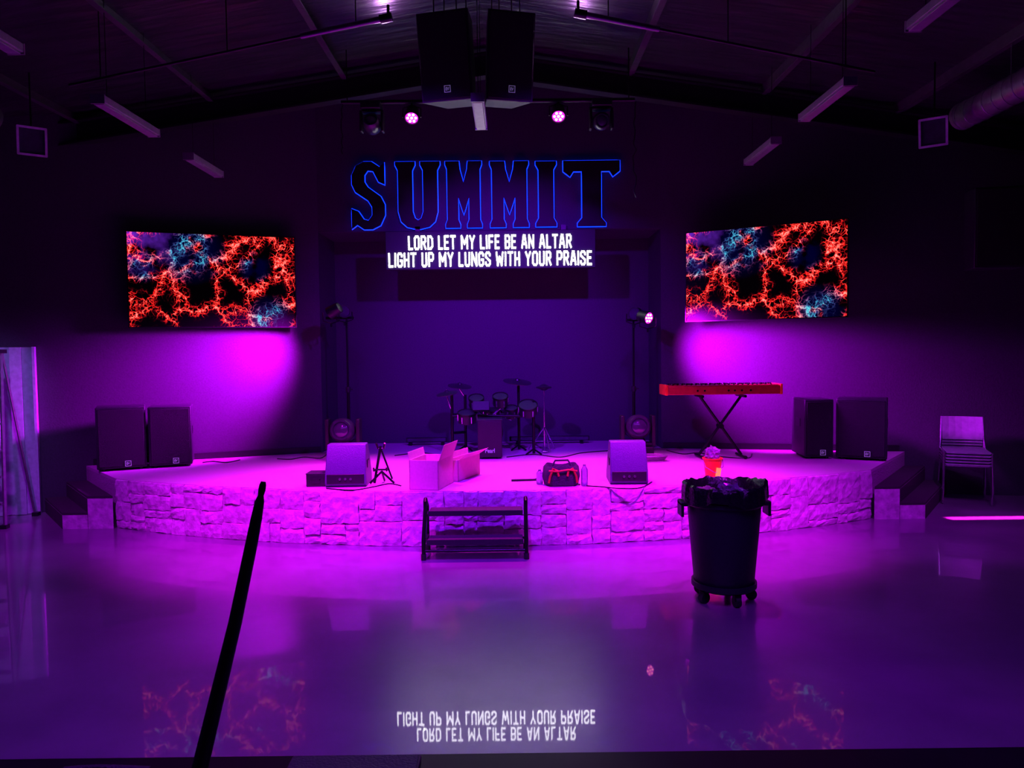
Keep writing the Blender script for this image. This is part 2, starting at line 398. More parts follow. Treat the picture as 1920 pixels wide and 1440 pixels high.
def stone_block(m, f, x0, x1, z0, z1, prot):
    g = .003; x0 += g; x1 -= g; z0 += g; z1 -= g * .5
    nx = max(3, int((x1 - x0) / .045)); nz = max(3, int((z1 - z0) / .045)); V = []
    tx, tz = random.uniform(-.009, .009), random.uniform(-.009, .009)
    for i in range(nx + 1):
        row = []
        for j in range(nz + 1):
            e = (i in (0, nx)) + (j in (0, nz)); d = prot - e * .006 + random.uniform(-.005, .005) + tx * (i / nx - .5) + tz * (j / nz - .5)
            jx = random.uniform(-.009, .009); jz = random.uniform(-.009, .009) if j < nz else random.uniform(-.008, 0)
            row.append(m.bm.verts.new(f(x0 + (x1 - x0) * i / nx + jx, max(.002, z0 + (z1 - z0) * j / nz + jz), d)))
        V.append(row)
    for i in range(nx):
        for j in range(nz): m.bm.faces.new((V[i][j], V[i + 1][j], V[i + 1][j + 1], V[i][j + 1]))
    rim = [V[i][0] for i in range(nx + 1)] + [V[nx][j] for j in range(1, nz + 1)] + [V[i][nz] for i in range(nx - 1, -1, -1)] + [V[0][j] for j in range(nz - 1, 0, -1)]
    k = len(rim); bk = []
    idx = [(i, 0) for i in range(nx + 1)] + [(nx, j) for j in range(1, nz + 1)] + [(i, nz) for i in range(nx - 1, -1, -1)] + [(0, j) for j in range(nz - 1, 0, -1)]
    for (i, j) in idx: bk.append(m.bm.verts.new(f(x0 + (x1 - x0) * i / nx, z0 + (z1 - z0) * j / nz, -.01)))
    for i in range(k): m.bm.faces.new((rim[i], bk[i], bk[(i + 1) % k], rim[(i + 1) % k]))
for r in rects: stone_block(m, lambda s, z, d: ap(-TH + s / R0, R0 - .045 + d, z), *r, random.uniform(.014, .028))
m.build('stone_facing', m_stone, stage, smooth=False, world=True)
def steps(c0, d, sg, label):
    c0 = Vector((c0.x, c0.y, 0)); d = Vector((d[0], d[1], 0))
    t = T('side_steps', label, 'steps', c0 + Vector((sg * .25, .3, 0)), 0, 'steps at the ends of the stage')
    for k, z in ((1, SZ * 2 / 3), (2, SZ / 3)):
        a = c0 + Vector((sg * .26 * (k - 1) + sg * .004, 0, 0)); b = c0 + Vector((sg * .26 * k, 0, 0))
        fn = wl if sg < 0 else wr
        def hit(p):
            q = 0
            while p.y + d.y * q < fn(p.x + d.x * q) - .03: q += .01
            return p + d * q
        pts = [a, b, hit(b), hit(a)]
        MB().prism([(p.x, p.y) for p in pts], lambda u, v, kk: Vector((u, v, z - .025 if kk else 0))).build('riser_block', m_stone, t, smooth=False, world=True)
        MB().prism([(p.x, p.y) for p in pts], lambda u, v, kk: Vector((u, v, z if kk else z - .024))).build('tread', m_tread, t, smooth=False, world=True)
        m = MB(); m.quadbox([b + Vector((0, 0, .0)), b + Vector((sg * .004, 0, 0)), pts[2] + Vector((sg * .004, 0, 0)), pts[2], b + Vector((0, 0, z - .026)), b + Vector((sg * .004, 0, z - .026)), pts[2] + Vector((sg * .004, 0, z - .026)), pts[2] + Vector((0, 0, z - .026))])
        m.build('riser', m_tread, t, smooth=False, world=True)
steps(cl, (-.64, .77), -1, 'dark carpeted steps at the left end of the stage near the pale door')
steps(crn, (.6, .8), 1, 'dark carpeted steps at the right end of the stage near the stacked chairs')
# ---------------------------------------------------------------- screens
def tv(pl, yl, pr, yr, label, arm):
    a0, a1 = P(pl[0], pl[1], yl), P(pl[0], pl[2], yl); b0, b1 = P(pr[0], pr[1], yr), P(pr[0], pr[2], yr)
    c = (a0 + a1 + b0 + b1) / 4; dx = (b0 + b1 - a0 - a1) / 2; w = math.hypot(dx.x, dx.y); h = ((a0 - a1).z + (b0 - b1).z) / 2; rz = math.atan2(dx.y, dx.x)
    t = T('television', label, 'television', c, rz, 'screens on the front wall')
    MB().box((0, .035, 0), (w, .05, h)).build('body', m_dark, t, bevel=.006)
    MB().box((0, .008, 0), (w - .02, .01, h - .02)).build('screen', m_screen, t, smooth=False)
    m = MB(); e_ = .012
    for s in (-1, 1): m.box((s * (w / 2 - e_ / 2), 0, 0), (e_, .02, h)).box((0, 0, s * (h / 2 - e_ / 2)), (w, .02, e_))
    m.build('bezel', m_black, t, smooth=False)
    fn = wl if arm < 0 else wr
    m = MB(); m.box(c + Vector((0, .09, 0)), (.5, .04, .4), rz=rz)
    q = Vector((c.x, fn(c.x), c.z))
    for s in (-.12, .12): m.cyl(c + Vector((0, .08, s)), q + Vector((0, 0, s)), .02)
    m.build('wall_mount', m_black, t, world=True)
    return t
tv((238, 429, 613), 8.5, (555, 447, 616), 9.12, 'large lit television with red web picture, left of the alcove', -1)
tv((1285, 436, 603), 9.05, (1591, 408, 596), 8.15, 'large lit television with red web picture, right of the alcove above the keyboard', 1)
# lyric display
a = P(722, 434, 9.25); b = P(1117, 502, 9.25); c = (a + b) / 2; w = b.x - a.x; h = a.z - b.z
t = T('lyric_display', 'wide LED display showing two lines of white lyrics under the sign', 'display', (c.x, 9.25, c.z))
MB().box((0, .05, 0), (w, .08, h)).build('cabinet', m_dark, t, bevel=.004)
MB().box((0, .004, 0), (w - .015, .01, h - .015)).build('face', m_ledpanel, t, smooth=False)
for s in (-.35, .35): MB().box((w * s, .125, h / 2 + .01), (.06, .08, .12)).build('bracket', m_black, t)
for (s, x0, x1, y0, y1) in (('LORD LET MY LIFE BE AN ALTAR', 765, 1072, 442, 465), ('LIGHT UP MY LUNGS WITH YOUR PRAISE', 728, 1110, 474, 497)):
    p, q = P(x0, y0, 9.24), P(x1, y1, 9.24)
    block_text('lyric_line', s, q.x - p.x, p.z - q.z, Vector(((p.x + q.x) / 2 - c.x, -.003, (p.z + q.z) / 2 - c.z)), m_text, t)
# ---------------------------------------------------------------- SUMMIT sign
M_ = [(0, 0), (.40, 0), (.40, .05), (.35, .12), (.35, .46), (.5, .2), (.65, .46), (.65, .12), (.60, .05), (.60, 0), (1, 0), (1, .05), (.95, .12), (.95, .88), (1, .95), (1, 1), (.62, 1), (.60, .88), (.5, .68), (.40, .88), (.38, 1), (0, 1), (0, .95), (.05, .88), (.05, .12), (0, .05)]
I_ = [(0, 0), (1, 0), (1, .05), (.86, .13), (.86, .87), (1, .95), (1, 1), (0, 1), (0, .95), (.14, .87), (.14, .13), (0, .05)]
T_ = [(.25, 0), (.75, 0), (.75, .05), (.67, .13), (.67, .84), (.82, .84), (.88, .76), (1, .84), (1, 1), (0, 1), (0, .84), (.12, .76), (.18, .84), (.33, .84), (.33, .13), (.25, .05)]
U_ = [(.0, 1), (0, .95), (.06, .87), (.06, .25), (.12, .1), (.25, .02), (.5, -.02), (.75, .02), (.88, .1), (.94, .25), (.94, .87), (1, .95), (1, 1), (.56, 1), (.56, .95), (.62, .87), (.62, .25), (.57, .15), (.5, .12), (.43, .15), (.38, .25), (.38, .87), (.44, .95), (.44, 1)]
S_ = [(1, .66), (1, .98), (.86, .92), (.62, 1), (.38, 1), (.15, .94), (.02, .80), (.02, .66), (.12, .55), (.5, .42), (.62, .32), (.62, .2), (.5, .12), (.36, .14), (.2, .26), (0, .30), (0, 0), (.16, .06), (.36, -.01), (.62, -.01), (.86, .05), (1, .2), (1, .36), (.88, .48), (.5, .62), (.4, .7), (.4, .8), (.5, .87), (.66, .86), (.82, .7)]
sg = T('lit_letter_sign', 'large black letters spelling SUMMIT edged with blue light', 'sign', P(909, 365, 9.38))
for (pl, x0, x1, y0, y1) in ((S_, 657, 722, 303, 428), (U_, 740, 826, 303, 427), (M_, 834, 904, 302, 426), (M_, 918, 992, 302, 425), (I_, 1004, 1044, 302, 424), (T_, 1056, 1163, 301, 423)):
    a, b = P(x0, y0, 9.33), P(x1, y1, 9.33)
    pts = [(a.x + u * (b.x - a.x), b.z + v * (a.z - b.z)) for u, v in pl]
    l = MB().prism(pts, lambda u, v, k: Vector((u, 9.355 if k else 9.335, v))).build('letter', m_letter, sg, smooth=False, world=True)
    ar = sum(pts[i][0] * pts[(i + 1) % len(pts)][1] - pts[(i + 1) % len(pts)][0] * pts[i][1] for i in range(len(pts)))
    sgn = 1 if ar > 0 else -1
    rp = []; k_ = len(pts)
    for i in range(k_):
        p0, p1, p2 = Vector(pts[i - 1]), Vector(pts[i]), Vector(pts[(i + 1) % k_])
        d1, d2 = (p1 - p0).normalized(), (p2 - p1).normalized()
        n1, n2 = Vector((d1.y, -d1.x)) * sgn, Vector((d2.y, -d2.x)) * sgn
        nn = (n1 + n2); nn = nn.normalized() / max(.5, nn.normalized().dot(n1))
        rp.append(p1 + nn * .0045)
    out = []
    for i in range(k_):
        p, q = rp[i], rp[(i + 1) % k_]; k = max(1, int((q - p).length / .05))
        for j in range(k): out.append(p + (q - p) * j / k)
    MB().tube([(p.x, 9.366, p.y) for p in out], .0055, 6, closed=True).build('glow_strip', m_blue, l, world=True)
# ---------------------------------------------------------------- speakers
def ev_logo(c, s, parent, rx=0):
    m = MB(); R = Euler((rx, 0, 0)).to_matrix(); c = Vector(c)
    for k in (-1, 1):
        m.box(c + R @ Vector((k * s / 2, 0, 0)), (s * .1, .004, s * 1.1), rx=rx).box(c + R @ Vector((0, 0, k * s / 2)), (s * 1.1, .004, s * .1), rx=rx)
    o = m.build('logo_badge', m_whitegl, parent, smooth=False)
    textmesh('logo_letters', 'EV', s * .6, s * .5, c, m_whitegl, o, offset=.03, ext=.002, rx=rx)
def sub(w, d, h, loc, rz, label):
    t = T('subwoofer', label, 'loudspeaker', loc, rz, 'large black floor loudspeakers')
    MB().box((0, d / 2 + .01, h / 2 + .015), (w, d, h - .015)).build('cabinet', m_cab, t, bevel=.012)
    MB().box((0, .004, h / 2 + .015), (w - .04, .02, h - .06)).build('grille', m_grille, t, bevel=.006)
    for s in (-1, 1):
        for y in (.06, d - .06): MB().cyl((s * (w / 2 - .06), y, 0), (s * (w / 2 - .06), y, .02), .02).build('foot', m_black, t)
        MB().box((s * (w / 2 + .001), d / 2, h * .6), (.006, .16, .09)).build('handle', m_black, t, bevel=.002)
    ev_logo((w * .12, -.009, .075), .055, t)
    return t
def place_sub(x0, y0, x1, y1, ht, label, d=.5):
    a = G(x0, y0, SZ); b = G(x1, y1, SZ); rz = math.atan2(b.y - a.y, b.x - a.x); w = (b - a).length
    return sub(w - .008, d, ht, (a + b) / 2, rz, label)
place_sub(181, 886, 277, 879, .685, 'big black loudspeaker at the far left end of the stage by the steps', .45)
place_sub(279, 879, 362, 874, .67, 'big black loudspeaker, second from the left end of the stage', .45)
place_sub(1508, 861, 1564, 861, .66, 'big black loudspeaker nearest the keyboard, its left side lit violet', .5)
place_sub(1566, 861, 1664, 866, .67, 'big black loudspeaker beside the right-hand stage steps', .42)
def flown(x0, x1, ytop, ybot, rz, label):
    Y = 6.9; a, b = P(x0, ybot, Y), P(x1, ybot, Y); top = P(x0, ytop, Y).z; h = top - a.z; w = (b.x - a.x) * .95
    c = Vector(((a.x + b.x) / 2, Y, a.z)); t = T('hanging_loudspeaker', label, 'loudspeaker', c, rz, 'loudspeakers hanging at the ridge')
    tl = math.radians(10)
    def f(u, v, k):
        x = (-w / 2 + w * k)
        p = Euler((tl, 0, 0)).to_matrix() @ Vector((0, u, v)); return Vector((x * (1 if u < .3 else .62), p.y, p.z))
    MB().prism([(0, 0), (0, h), (.45, h), (.45, 0)], f).build('cabinet', m_cab, t, bevel=.008)
    R = Euler((tl, 0, 0)).to_matrix()
    MB().box(R @ Vector((0, -.008, h / 2)), (w - .03, .02, h - .03), rx=tl).build('grille', m_grille, t, bevel=.006)
    ev_logo(R @ Vector((w * .03, -.024, .1)), .055, t, rx=tl)
    for s in (-1, 1):
        for yy in (.1, .4):
            q = R @ Vector((s * w * .22, yy, h)); MB().cyl(q, (q.x, q.y, roof(c.x) - c.z), .006, n=6).build('suspension_cable', m_black, t)
flown(786, 892, 30, 190, math.radians(-14), 'tall black loudspeaker hanging from the ridge, the left one of the pair')
flown(908, 1003, 30, 190, math.radians(14), 'tall black loudspeaker hanging from the ridge, the right one of the pair')
# ---------------------------------------------------------------- suspended strip lights
def strip(X, y0, y1, z, label):
    t = T('strip_light', label, 'ceiling light', (X, (y0 + y1) / 2, z), 0, 'hanging strip lights'); l = y1 - y0
    MB().box((0, 0, .035), (.11, l, .06)).build('housing', m_white, t, bevel=.006)
    MB().box((0, 0, 0), (.085, l - .03, .02)).build('diffuser', m_white, t, bevel=.004)
    for s in (-1, 1): MB().box((0, s * (l / 2), .03), (.115, .012, .075)).build('end_cap', m_white, t)
    for s in (-1, 1): MB().cyl((0, s * l * .35, .06), (0, s * l * .35, roof(X) - z), .003, n=6).build('hanger_wire', m_black, t)
strip(-3.33, 4.1, 5.15, 3.80, 'white strip light cut by the left edge of the photo')
strip(-3.33, 6.15, 7.1, 3.80, 'white strip light high above the left television')
strip(-3.33, 7.85, 8.65, 3.78, 'small far strip light nearest the left television')
strip(2.77, 4.2, 5.2, 3.90, 'white strip light cut by the top edge at upper right')
strip(2.77, 6.15, 7.1, 3.87, 'white strip light high above the right television')
strip(2.77, 7.85, 8.75, 3.87, 'small far strip light nearest the right television')
strip(-.262, 6.40, 7.2, 3.86, 'strip light below the hanging loudspeakers in the centre')
# ---------------------------------------------------------------- overhead pipes and stage lights
a = P(640, 192, 8.0); b = P(1190, 187, 8.0)
t = T('lighting_pipe', 'thin black horizontal pipe carrying the overhead stage lights', 'pipe', (a + b) / 2)
MB().cyl(a, b, .022).build('pipe', m_black, t, world=True)
for k in (.02, .5, .98):
    q = a.lerp(b, k); MB().cyl(q, (q.x, q.y, roof(q.x)), .006, n=6).build('hanger_rod', m_black, t, world=True)
PIPEZ = (a.z + b.z) / 2
def slope_pipe(p0, y0, p1, y1, lbl):
    a = P(*p0, y0); b = P(*p1, y1); t = T('brace_pipe', lbl, 'pipe', (a + b) / 2, 0, 'pipes under the roof')
    d = (b - a).normalized(); k = a.lerp(b, .27)
    MB().cyl(a, k, .024).build('pipe', m_steel, t, world=True)
    MB().cyl(k, b, .012).build('thin_pipe', m_rafter, t, world=True)
    MB().cyl(a - d * .03, a + d * .07, .035).cyl(a, a + Vector((0, 0, .1)), .012).build('clamp', m_black, t, world=True)
    for k in (.1, .5, .9):
        q = a.lerp(b, k); MB().cyl(q, (q.x, q.y, roof(q.x)), .005, n=6).build('hanger_rod', m_black, t, world=True)
slope_pipe((728, 33), 6.2, (130, 160), 6.3, 'long steel pipe under the roof, left of the hanging loudspeakers')
slope_pipe((1084, 25), 6.2, (1640, 135), 6.3, 'long steel pipe under the roof, right of the hanging loudspeakers')
def par(px, py, Y, label, hot=m_pinkhot, aim=(0, -.5, -.6), up=True, lensm=None):
    c = P(px, py, Y); t = T('stage_light', label, 'stage light', c, 0, 'small round stage lights')
    d = Vector(aim).normalized(); R = d.to_track_quat('Z', 'Y').to_matrix()
    MB().lathe([(.04, -.14), (.065, -.13), (.074, -.02), (.076, .02), (.068, .02), (.066, .006), (0, .006)], R=R, n=24).build('body', m_dark, t)
    l = MB().lathe([(.065, .006), (.065, .012), (0, .012)], R=R, n=24).build('lens', lensm or (m_pink if hot != m_black else m_lens), t)
    if hot != m_black:
        for k in range(7):
            r = 0 if k == 6 else .042; an = k * PI / 3
            MB().lathe([(.014, .012), (.012, .02), (0, .022)], c=R @ Vector((r * math.cos(an), r * math.sin(an), 0)), R=R, n=10).build('led', hot, l)
    m = MB(); s = 1 if up else -1
    for k in (-1, 1): m.tube([(k * .095, -.0, 0), (k * .095, .02, s * .1), (0, .02, s * .13)], .007, 6)
    m.cyl((0, .02, s * .13), (0, .02, s * .17), .012)
    m.build('yoke', m_black, t)
    return c
c1 = par(772, 220, 7.98, 'glowing pink stage light hanging left of the centre')
c2 = par(1047, 217, 7.98, 'glowing pink stage light hanging right of the centre')
def mhead(c, sc, label, hang, tilt=.5):
    t = T('moving_head_light', label, 'stage light', c, 0, 'moving head stage lights'); s = -1 if hang else 1
    f = lambda x, y, z: Vector((x * sc, y * sc, s * z * sc))
    MB().box(f(0, 0, .05), (.26 * sc, .26 * sc, .1 * sc)).build('base', m_dark, t, bevel=.01)
    m = MB()
    for k in (-1, 1): m.box(f(k * .14, 0, .24), (.035 * sc, .13 * sc, .28 * sc))
    m.box(f(0, 0, .115), (.31 * sc, .12 * sc, .03 * sc)); m.build('yoke', m_dark, t, bevel=.01)
    R = Vector((0, -1, s * tilt)).to_track_quat('Z', 'Y').to_matrix()
    h = MB().lathe([(0, -.15 * sc), (.06 * sc, -.145 * sc), (.1 * sc, -.1 * sc), (.115 * sc, 0), (.11 * sc, .09 * sc), (.09 * sc, .12 * sc), (.075 * sc, .12 * sc), (.07 * sc, .105 * sc), (0, .105 * sc)], c=f(0, 0, .27), R=R, n=28).build('head', m_head_shell, t)
    MB().lathe([(.068 * sc, .106 * sc), (.05 * sc, .118 * sc), (0, .122 * sc)], c=f(0, 0, .27), R=R, n=24).build('lens', m_lens, h)
p = P(697, 195, 8.0); mhead(Vector((p.x, 8.0, PIPEZ - .01)), .8, 'black moving head light hanging at the left end of the pipe', True, -.3)
p = P(1127, 195, 8.0); mhead(Vector((p.x, 8.0, PIPEZ - .01)), .8, 'black moving head light hanging at the right end of the pipe', True, .2)
for px, yb, wob, lb in ((641, 290, .02, 'thin black cable dangling from the left end of the overhead pipe'), (1189, 370, .05, 'thin black cable dangling from the right end of the overhead pipe')):
    a = P(px, 192, 8.0); b = P(px, yb, 8.0)
    pts = [a.lerp(b, k / 14) + Vector((random.uniform(-1, 1) * wob * .5, random.uniform(-1, 1) * wob * .3, 0)) for k in range(15)]
    tag(MB().tube(pts, .006, 6).build('hanging_cable', m_black), lb, 'cable', 'dangling cables')
# ---------------------------------------------------------------- ducts and square floods
def duct(x, z, y0, y1, r, label):
    t = T('spiral_duct', label, 'air duct', (x, (y0 + y1) / 2, z), 0, 'round ducts'); l = y1 - y0
    MB().cyl((0, -l / 2, 0), (0, l / 2, 0), r, n=28).build('tube', m_galv, t)
    m = MB(); k = int(l / .14); turns = [(r * 1.02 * math.cos(j * PI / 8), -l / 2 + .02 + j * .14 / 16, r * 1.02 * math.sin(j * PI / 8)) for j in range(k * 16)]
    m.tube(turns, .005, 5).build('seam', m_galv, t)
    MB().lathe([(r * .4, .1), (r * 1.03, .02), (r * 1.03, -.03)], c=(0, l / 2, 0), R=Vector((0, 1, 0)).to_track_quat('Z', 'Y').to_matrix()).build('end_cap', m_galv, t)
    for s in (-.3, .3):
        for xx in (-r, r): MB().cyl((xx, s * l, 0), (xx, s * l, roof(x) - z), .004, n=6).build('hanger', m_steel, t)
duct(4.5, 4.02, 3.0, 7.5, .13, 'silver spiral air duct at upper right running towards the front wall')
duct(-4.98, 4.05, 3.0, 7.25, .13, 'spiral air duct barely showing at the upper left edge')
def flood(px, py, Y, rz, label):
    c = P(px, py, Y); t = T('floodlight', label, 'floodlight', c, rz, 'square framed floodlights'); s = .115
    MB().box((0, .05, 0), (s * 1.7, .1, s * 2.0), rx=.2).build('body', m_cab, t, bevel=.01)
    m = MB()
    R = Euler((.2, 0, 0)).to_matrix()
    for k in (-1, 1): m.box(R @ Vector((k * s, -.012, 0)), (.02, .03, s * 2.3), rx=.2).box(R @ Vector((0, -.012, k * s * 1.1)), (s * 2.1, .03, .02), rx=.2)
    m.build('frame', m_doorp, t)
    MB().box((0, -.005, 0), (s * 1.85, .008, s * 2.1), rx=.2).build('glass', m_lens, t)
    MB().cyl((0, .06, .1), (0, .06, roof(c.x) - c.z), .008).build('mounting_pole', m_black, t)
flood(60, 265, 7.3, math.radians(35), 'square pale-framed floodlight hanging at the upper left edge')
flood(1750, 248, 7.3, math.radians(-35), 'square pale-framed floodlight beside the silver spiral duct')
c = P(1880, 425, 7.9)
t = T('wall_loudspeaker', 'tall dark loudspeaker on the wall at the right edge of the photo', 'loudspeaker', (c.x, 7.95, c.z), -math.atan(SR))
MB().box((0, .12, 0), (.5, .3, .85)).build('cabinet', m_cab, t, bevel=.01)
MB().box((0, -.035, 0), (.46, .02, .81)).build('grille', m_grille, t, bevel=.005)
MB().box((0, .38, 0), (.1, wr(c.x) - 7.95 - .27 + .05, .2)).build('bracket', m_black, t)
# ---------------------------------------------------------------- wedges on the stage
def wedge(px, py, wpx, rz, label):
    c = G(px, py, SZ); w = wpx / F * c.y; t = T('floor_monitor', label, 'loudspeaker', c, rz, 'wedge monitors at the stage front'); h = .39
    prof = [(.035, 0), (.40, 0), (.42, .07), (.24, h), (.10, h), (0, .13), (0, .03)]
    MB().prism(prof, lambda u, v, k: Vector(((-1 if k else 1) * w / 2 * (1 - .06 * v / h), u, v))).build('cabinet', m_wedge, t, bevel=.008)
    A = Vector((0, .42, .07)); B = Vector((0, .24, h)); mid = (A + B) / 2; an = math.atan2(B.z - A.z, B.y - A.y)
    MB().box(mid + Vector((0, .012, .01)), (w * .86, (B - A).length * .9, .015), rx=an).build('grille', m_grille, t)
    pl = MB().box((0, -.002, .078), (w * .9, .010, .09)).build('connector_panel', m_dark, t, bevel=.003)
    m = MB()
    for x in (-.05, 0, .05): m.cyl(Vector((x, -.018, .08)), Vector((x, .0, .08)), .012)
    m.build_each('socket', m_chrome, pl)
    for s in (-1, 1): MB().box((s * w / 2 * .97, .17, .2), (.014, .12, .07)).build('handle', m_black, t, bevel=.003)
    return t
wedge(648, 914, 78, math.radians(3), 'wedge floor monitor at the stage front beside the left black box')
wedge(1180, 909, 72, math.radians(-2), 'wedge floor monitor at the stage front right of the tool bag')
c = G(592, 913, SZ)
t = T('equipment_case', 'low black case on the stage left of the left wedge monitor', 'case', c, .02)
MB().box((0, .1, .06), (.18, .2, .12)).build('body', m_dark, t, bevel=.008)
MB().box((0, .1, .122), (.185, .205, .008)).build('lid', m_cab, t, bevel=.002)
MB().tube([(-.04, -.004, .07), (-.04, -.025, .07), (.04, -.025, .07), (.04, -.004, .07)], .005, 6).build('handle', m_black, t)
# guitar stand
c = G(716, 908, SZ)
t = T('guitar_stand', 'folding black guitar stand beside the left wedge monitor', 'stand', c)
MB().tube([(-.07, .0, .012), (-.01, .03, .36)], .013).build('upright', m_black, t)
for a in ((-.11, -.01, .012), (.12, -.01, .012), (0, .15, .012)): MB().tube([(0, .01, .12), a], .011, 8).build('leg', m_black, t)
MB().tube([(.10, 0, .05), (-.01, .03, .34)], .009, 8).build('strut', m_black, t)
MB().tube([(-.06, .0, .14), (.06, 0, .14), (.06, -.07, .14), (.06, -.08, .17)], .009, 8).tube([(-.06, 0, .14), (-.06, -.07, .14), (-.06, -.08, .17)], .009, 8).build('cradle', m_black, t)
MB().tube([(-.045, .0, .39), (-.035, .03, .34), (.02, .03, .34), (.035, 0, .39)], .011, 8).build('neck_rest', m_black, t)
# cardboard boxes
def obox(px, py, w, d, h, rz, label, flaps):
    c = G(px, py, SZ); t = T('cardboard_box', label, 'box', c, rz, 'open boxes on the stage'); k = .008
    m = MB().box((0, d / 2, k / 2), (w, d, k)).box((0, k / 2, h / 2), (w, k, h)).box((0, d - k / 2, h / 2), (w, k, h)).box((-w / 2 + k / 2, d / 2, h / 2), (k, d, h)).box((w / 2 - k / 2, d / 2, h / 2), (k, d, h))
    m.build('body', m_card, t, smooth=False)
    for (sx, ang_, ln) in flaps:
        q = Vector((math.sin(ang_) * sx, 0, math.cos(ang_))) * ln
        p0 = Vector((sx * (w / 2), d * .03, h)); p1 = Vector((sx * w / 2, d * .97, h))
        o = Vector((sx * .004, 0, 0))
        MB().quadbox([p0, p0 + o, p1 + o, p1, p0 + q, p0 + q + o, p1 + q + o, p1 + q]).build('flap', m_card, t, smooth=False)
    return t
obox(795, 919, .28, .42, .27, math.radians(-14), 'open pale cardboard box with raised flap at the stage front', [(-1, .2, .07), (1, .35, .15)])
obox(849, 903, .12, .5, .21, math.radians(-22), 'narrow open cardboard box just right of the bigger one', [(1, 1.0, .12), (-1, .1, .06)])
# tool bag
c = G(1055, 912, SZ)
t = T('tool_bag', 'dark open tool bag with red trim on the stage', 'bag', c, .05)
def fw(r, z, a):
    q = 2.6; s = (abs(math.cos(a)) ** q + abs(math.sin(a)) ** q) ** (-1 / q); return r * s * (1 + .04 * math.sin(5 * a)), z + .012 * math.sin(3 * a) * (z > .12)
b_ = MB().lathe([(.12, 0), (.15, .01), (.165, .08), (.155, .16), (.13, .19), (.12, .17), (.10, .12)], c=(0, .12, 0), n=40, wob=fw).build('body', m_fabric, t)
b_.scale = (1.05, .75, 1)
for s in (-1, 1): MB().tube([(s * .13, -.03, .04), (s * .12, -.045, .10), (s * .09, -.03, .17), (s * .05, -.035, .15), (s * .04, -.045, .10)], .010, 8).build('strap', m_strap, t)
MB().tube([(-.13, -.035, .15), (-.05, -.045, .145), (.05, -.045, .16), (.13, -.035, .145)], .008, 8).build('strap', m_strap, t)
MB().tube([(-.09, .06, .18), (-.06, .07, .23), (.06, .08, .23), (.09, .06, .18)], .009, 8).build('handle', m_fabric, t)
def bottle(px, py, label, h=.2):
    c = G(px, py, SZ); t = T('water_bottle', label, 'bottle', c, 0, 'bottles on the stage')
    MB().lathe([(.028, 0), (.032, .01), (.032, h * .7), (.03, h * .78), (.013, h * .92), (.013, h * .95)], n=16).build('body', m_clear, t)
    MB().lathe([(.015, h * .94), (.015, h), (0, h)], n=14).build('cap', m_white, t)
bottle(1096, 911, 'clear water bottle standing just right of the tool bag')
bottle(1012, 908, 'clear water bottle standing just left of the tool bag', .14)
c = G(984, 902, SZ)
t = T('rod', 'thin dark rod lying on the stage left of the tool bag', 'rod', c, .1)
MB().cyl((-.13, 0, .012), (.11, 0, .012), .011).build('shaft', m_black, t)
MB().cyl((.10, 0, .014), (.13, 0, .014), .013).build('tip', m_cab, t)
# red bucket
c = G(1336, 897, SZ)
t = T('bucket', 'small red bucket stuffed with clear plastic on the stage edge', 'bucket', c)
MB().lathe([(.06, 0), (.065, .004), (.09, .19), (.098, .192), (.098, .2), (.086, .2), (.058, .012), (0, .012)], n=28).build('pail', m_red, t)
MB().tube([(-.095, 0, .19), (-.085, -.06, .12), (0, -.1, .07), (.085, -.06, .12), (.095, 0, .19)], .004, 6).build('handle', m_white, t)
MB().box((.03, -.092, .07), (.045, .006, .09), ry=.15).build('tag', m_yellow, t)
def crumple(r, mat, name, label, seed, loc, cat='plastic'):
    random.seed(seed); bm = bmesh.new(); bmesh.ops.create_icosphere(bm, subdivisions=3, radius=1)
    for v in bm.verts:
        k = random.uniform(.6, 1.15); v.co = Vector((v.co.x * k * r[0], v.co.y * k * r[1], v.co.z * k * r[2]))
    me = bpy.data.meshes.new(name); bm.to_mesh(me); bm.free()
    o = link(name, me, mat, None, smooth=False); o.location = loc; tag(o, label, cat); return o
crumple((.075, .07, .085), m_clear, 'crumpled_plastic', 'clear crumpled plastic sticking out of the red bucket', 3, c + Vector((0, 0, .235)))
# ---------------------------------------------------------------- keyboard
c = G(1365, 857, SZ); KY = c.y
kl = P(1247, 737, KY - .15); kr = P(1467, 737, KY - .15); kw = kr.x - kl.x; kz = P(1357, 739, KY).z
kc = Vector(((kl.x + kr.x) / 2, KY, kz))
t = T('keyboard_stand', 'black folding cross-legged stand under the red keyboard', 'stand', (kc.x, KY, SZ), 0)
zt = kz - SZ
for s in (-1, 1):
    yy = s * .015
    MB().tube([(s * .24, yy - .02, zt - .02), (-s * .24, yy, .03)], .016, 10).build('leg', m_black, t)
for s in (-1, 1):
    MB().cyl((s * .24, -.17, .018), (s * .24, .17, .018), .016).cyl((s * .24, -.18, .018), (s * .24, -.15, .018), .021).build('foot_bar', m_black, t)
    MB().cyl((s * .24, -.17, zt - .016), (s * .24, .17, zt - .016), .016).build('support_bar', m_black, t)
MB().cyl((0, -.06, zt / 2), (0, .06, zt / 2), .03).build('pivot', m_black, t)
t = T('stage_keyboard', 'long red stage keyboard on the folding stand at the right', 'keyboard', (kc.x, KY, kz), math.radians(1))
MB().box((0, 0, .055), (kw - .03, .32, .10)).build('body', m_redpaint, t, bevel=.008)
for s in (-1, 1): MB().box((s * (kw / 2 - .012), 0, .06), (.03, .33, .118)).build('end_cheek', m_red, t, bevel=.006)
MB().box((0, -.06, .108), (kw - .08, .17, .006)).build('control_panel', m_redpaint, t)
m = MB()
for k in range(52): m.box((-kw / 2 + .05 + (kw - .1) * (k + .5) / 52, .1, .11), ((kw - .1) / 52 - .002, .13, .012))
m.build('white_keys', m_white, t, smooth=False)
m = MB()
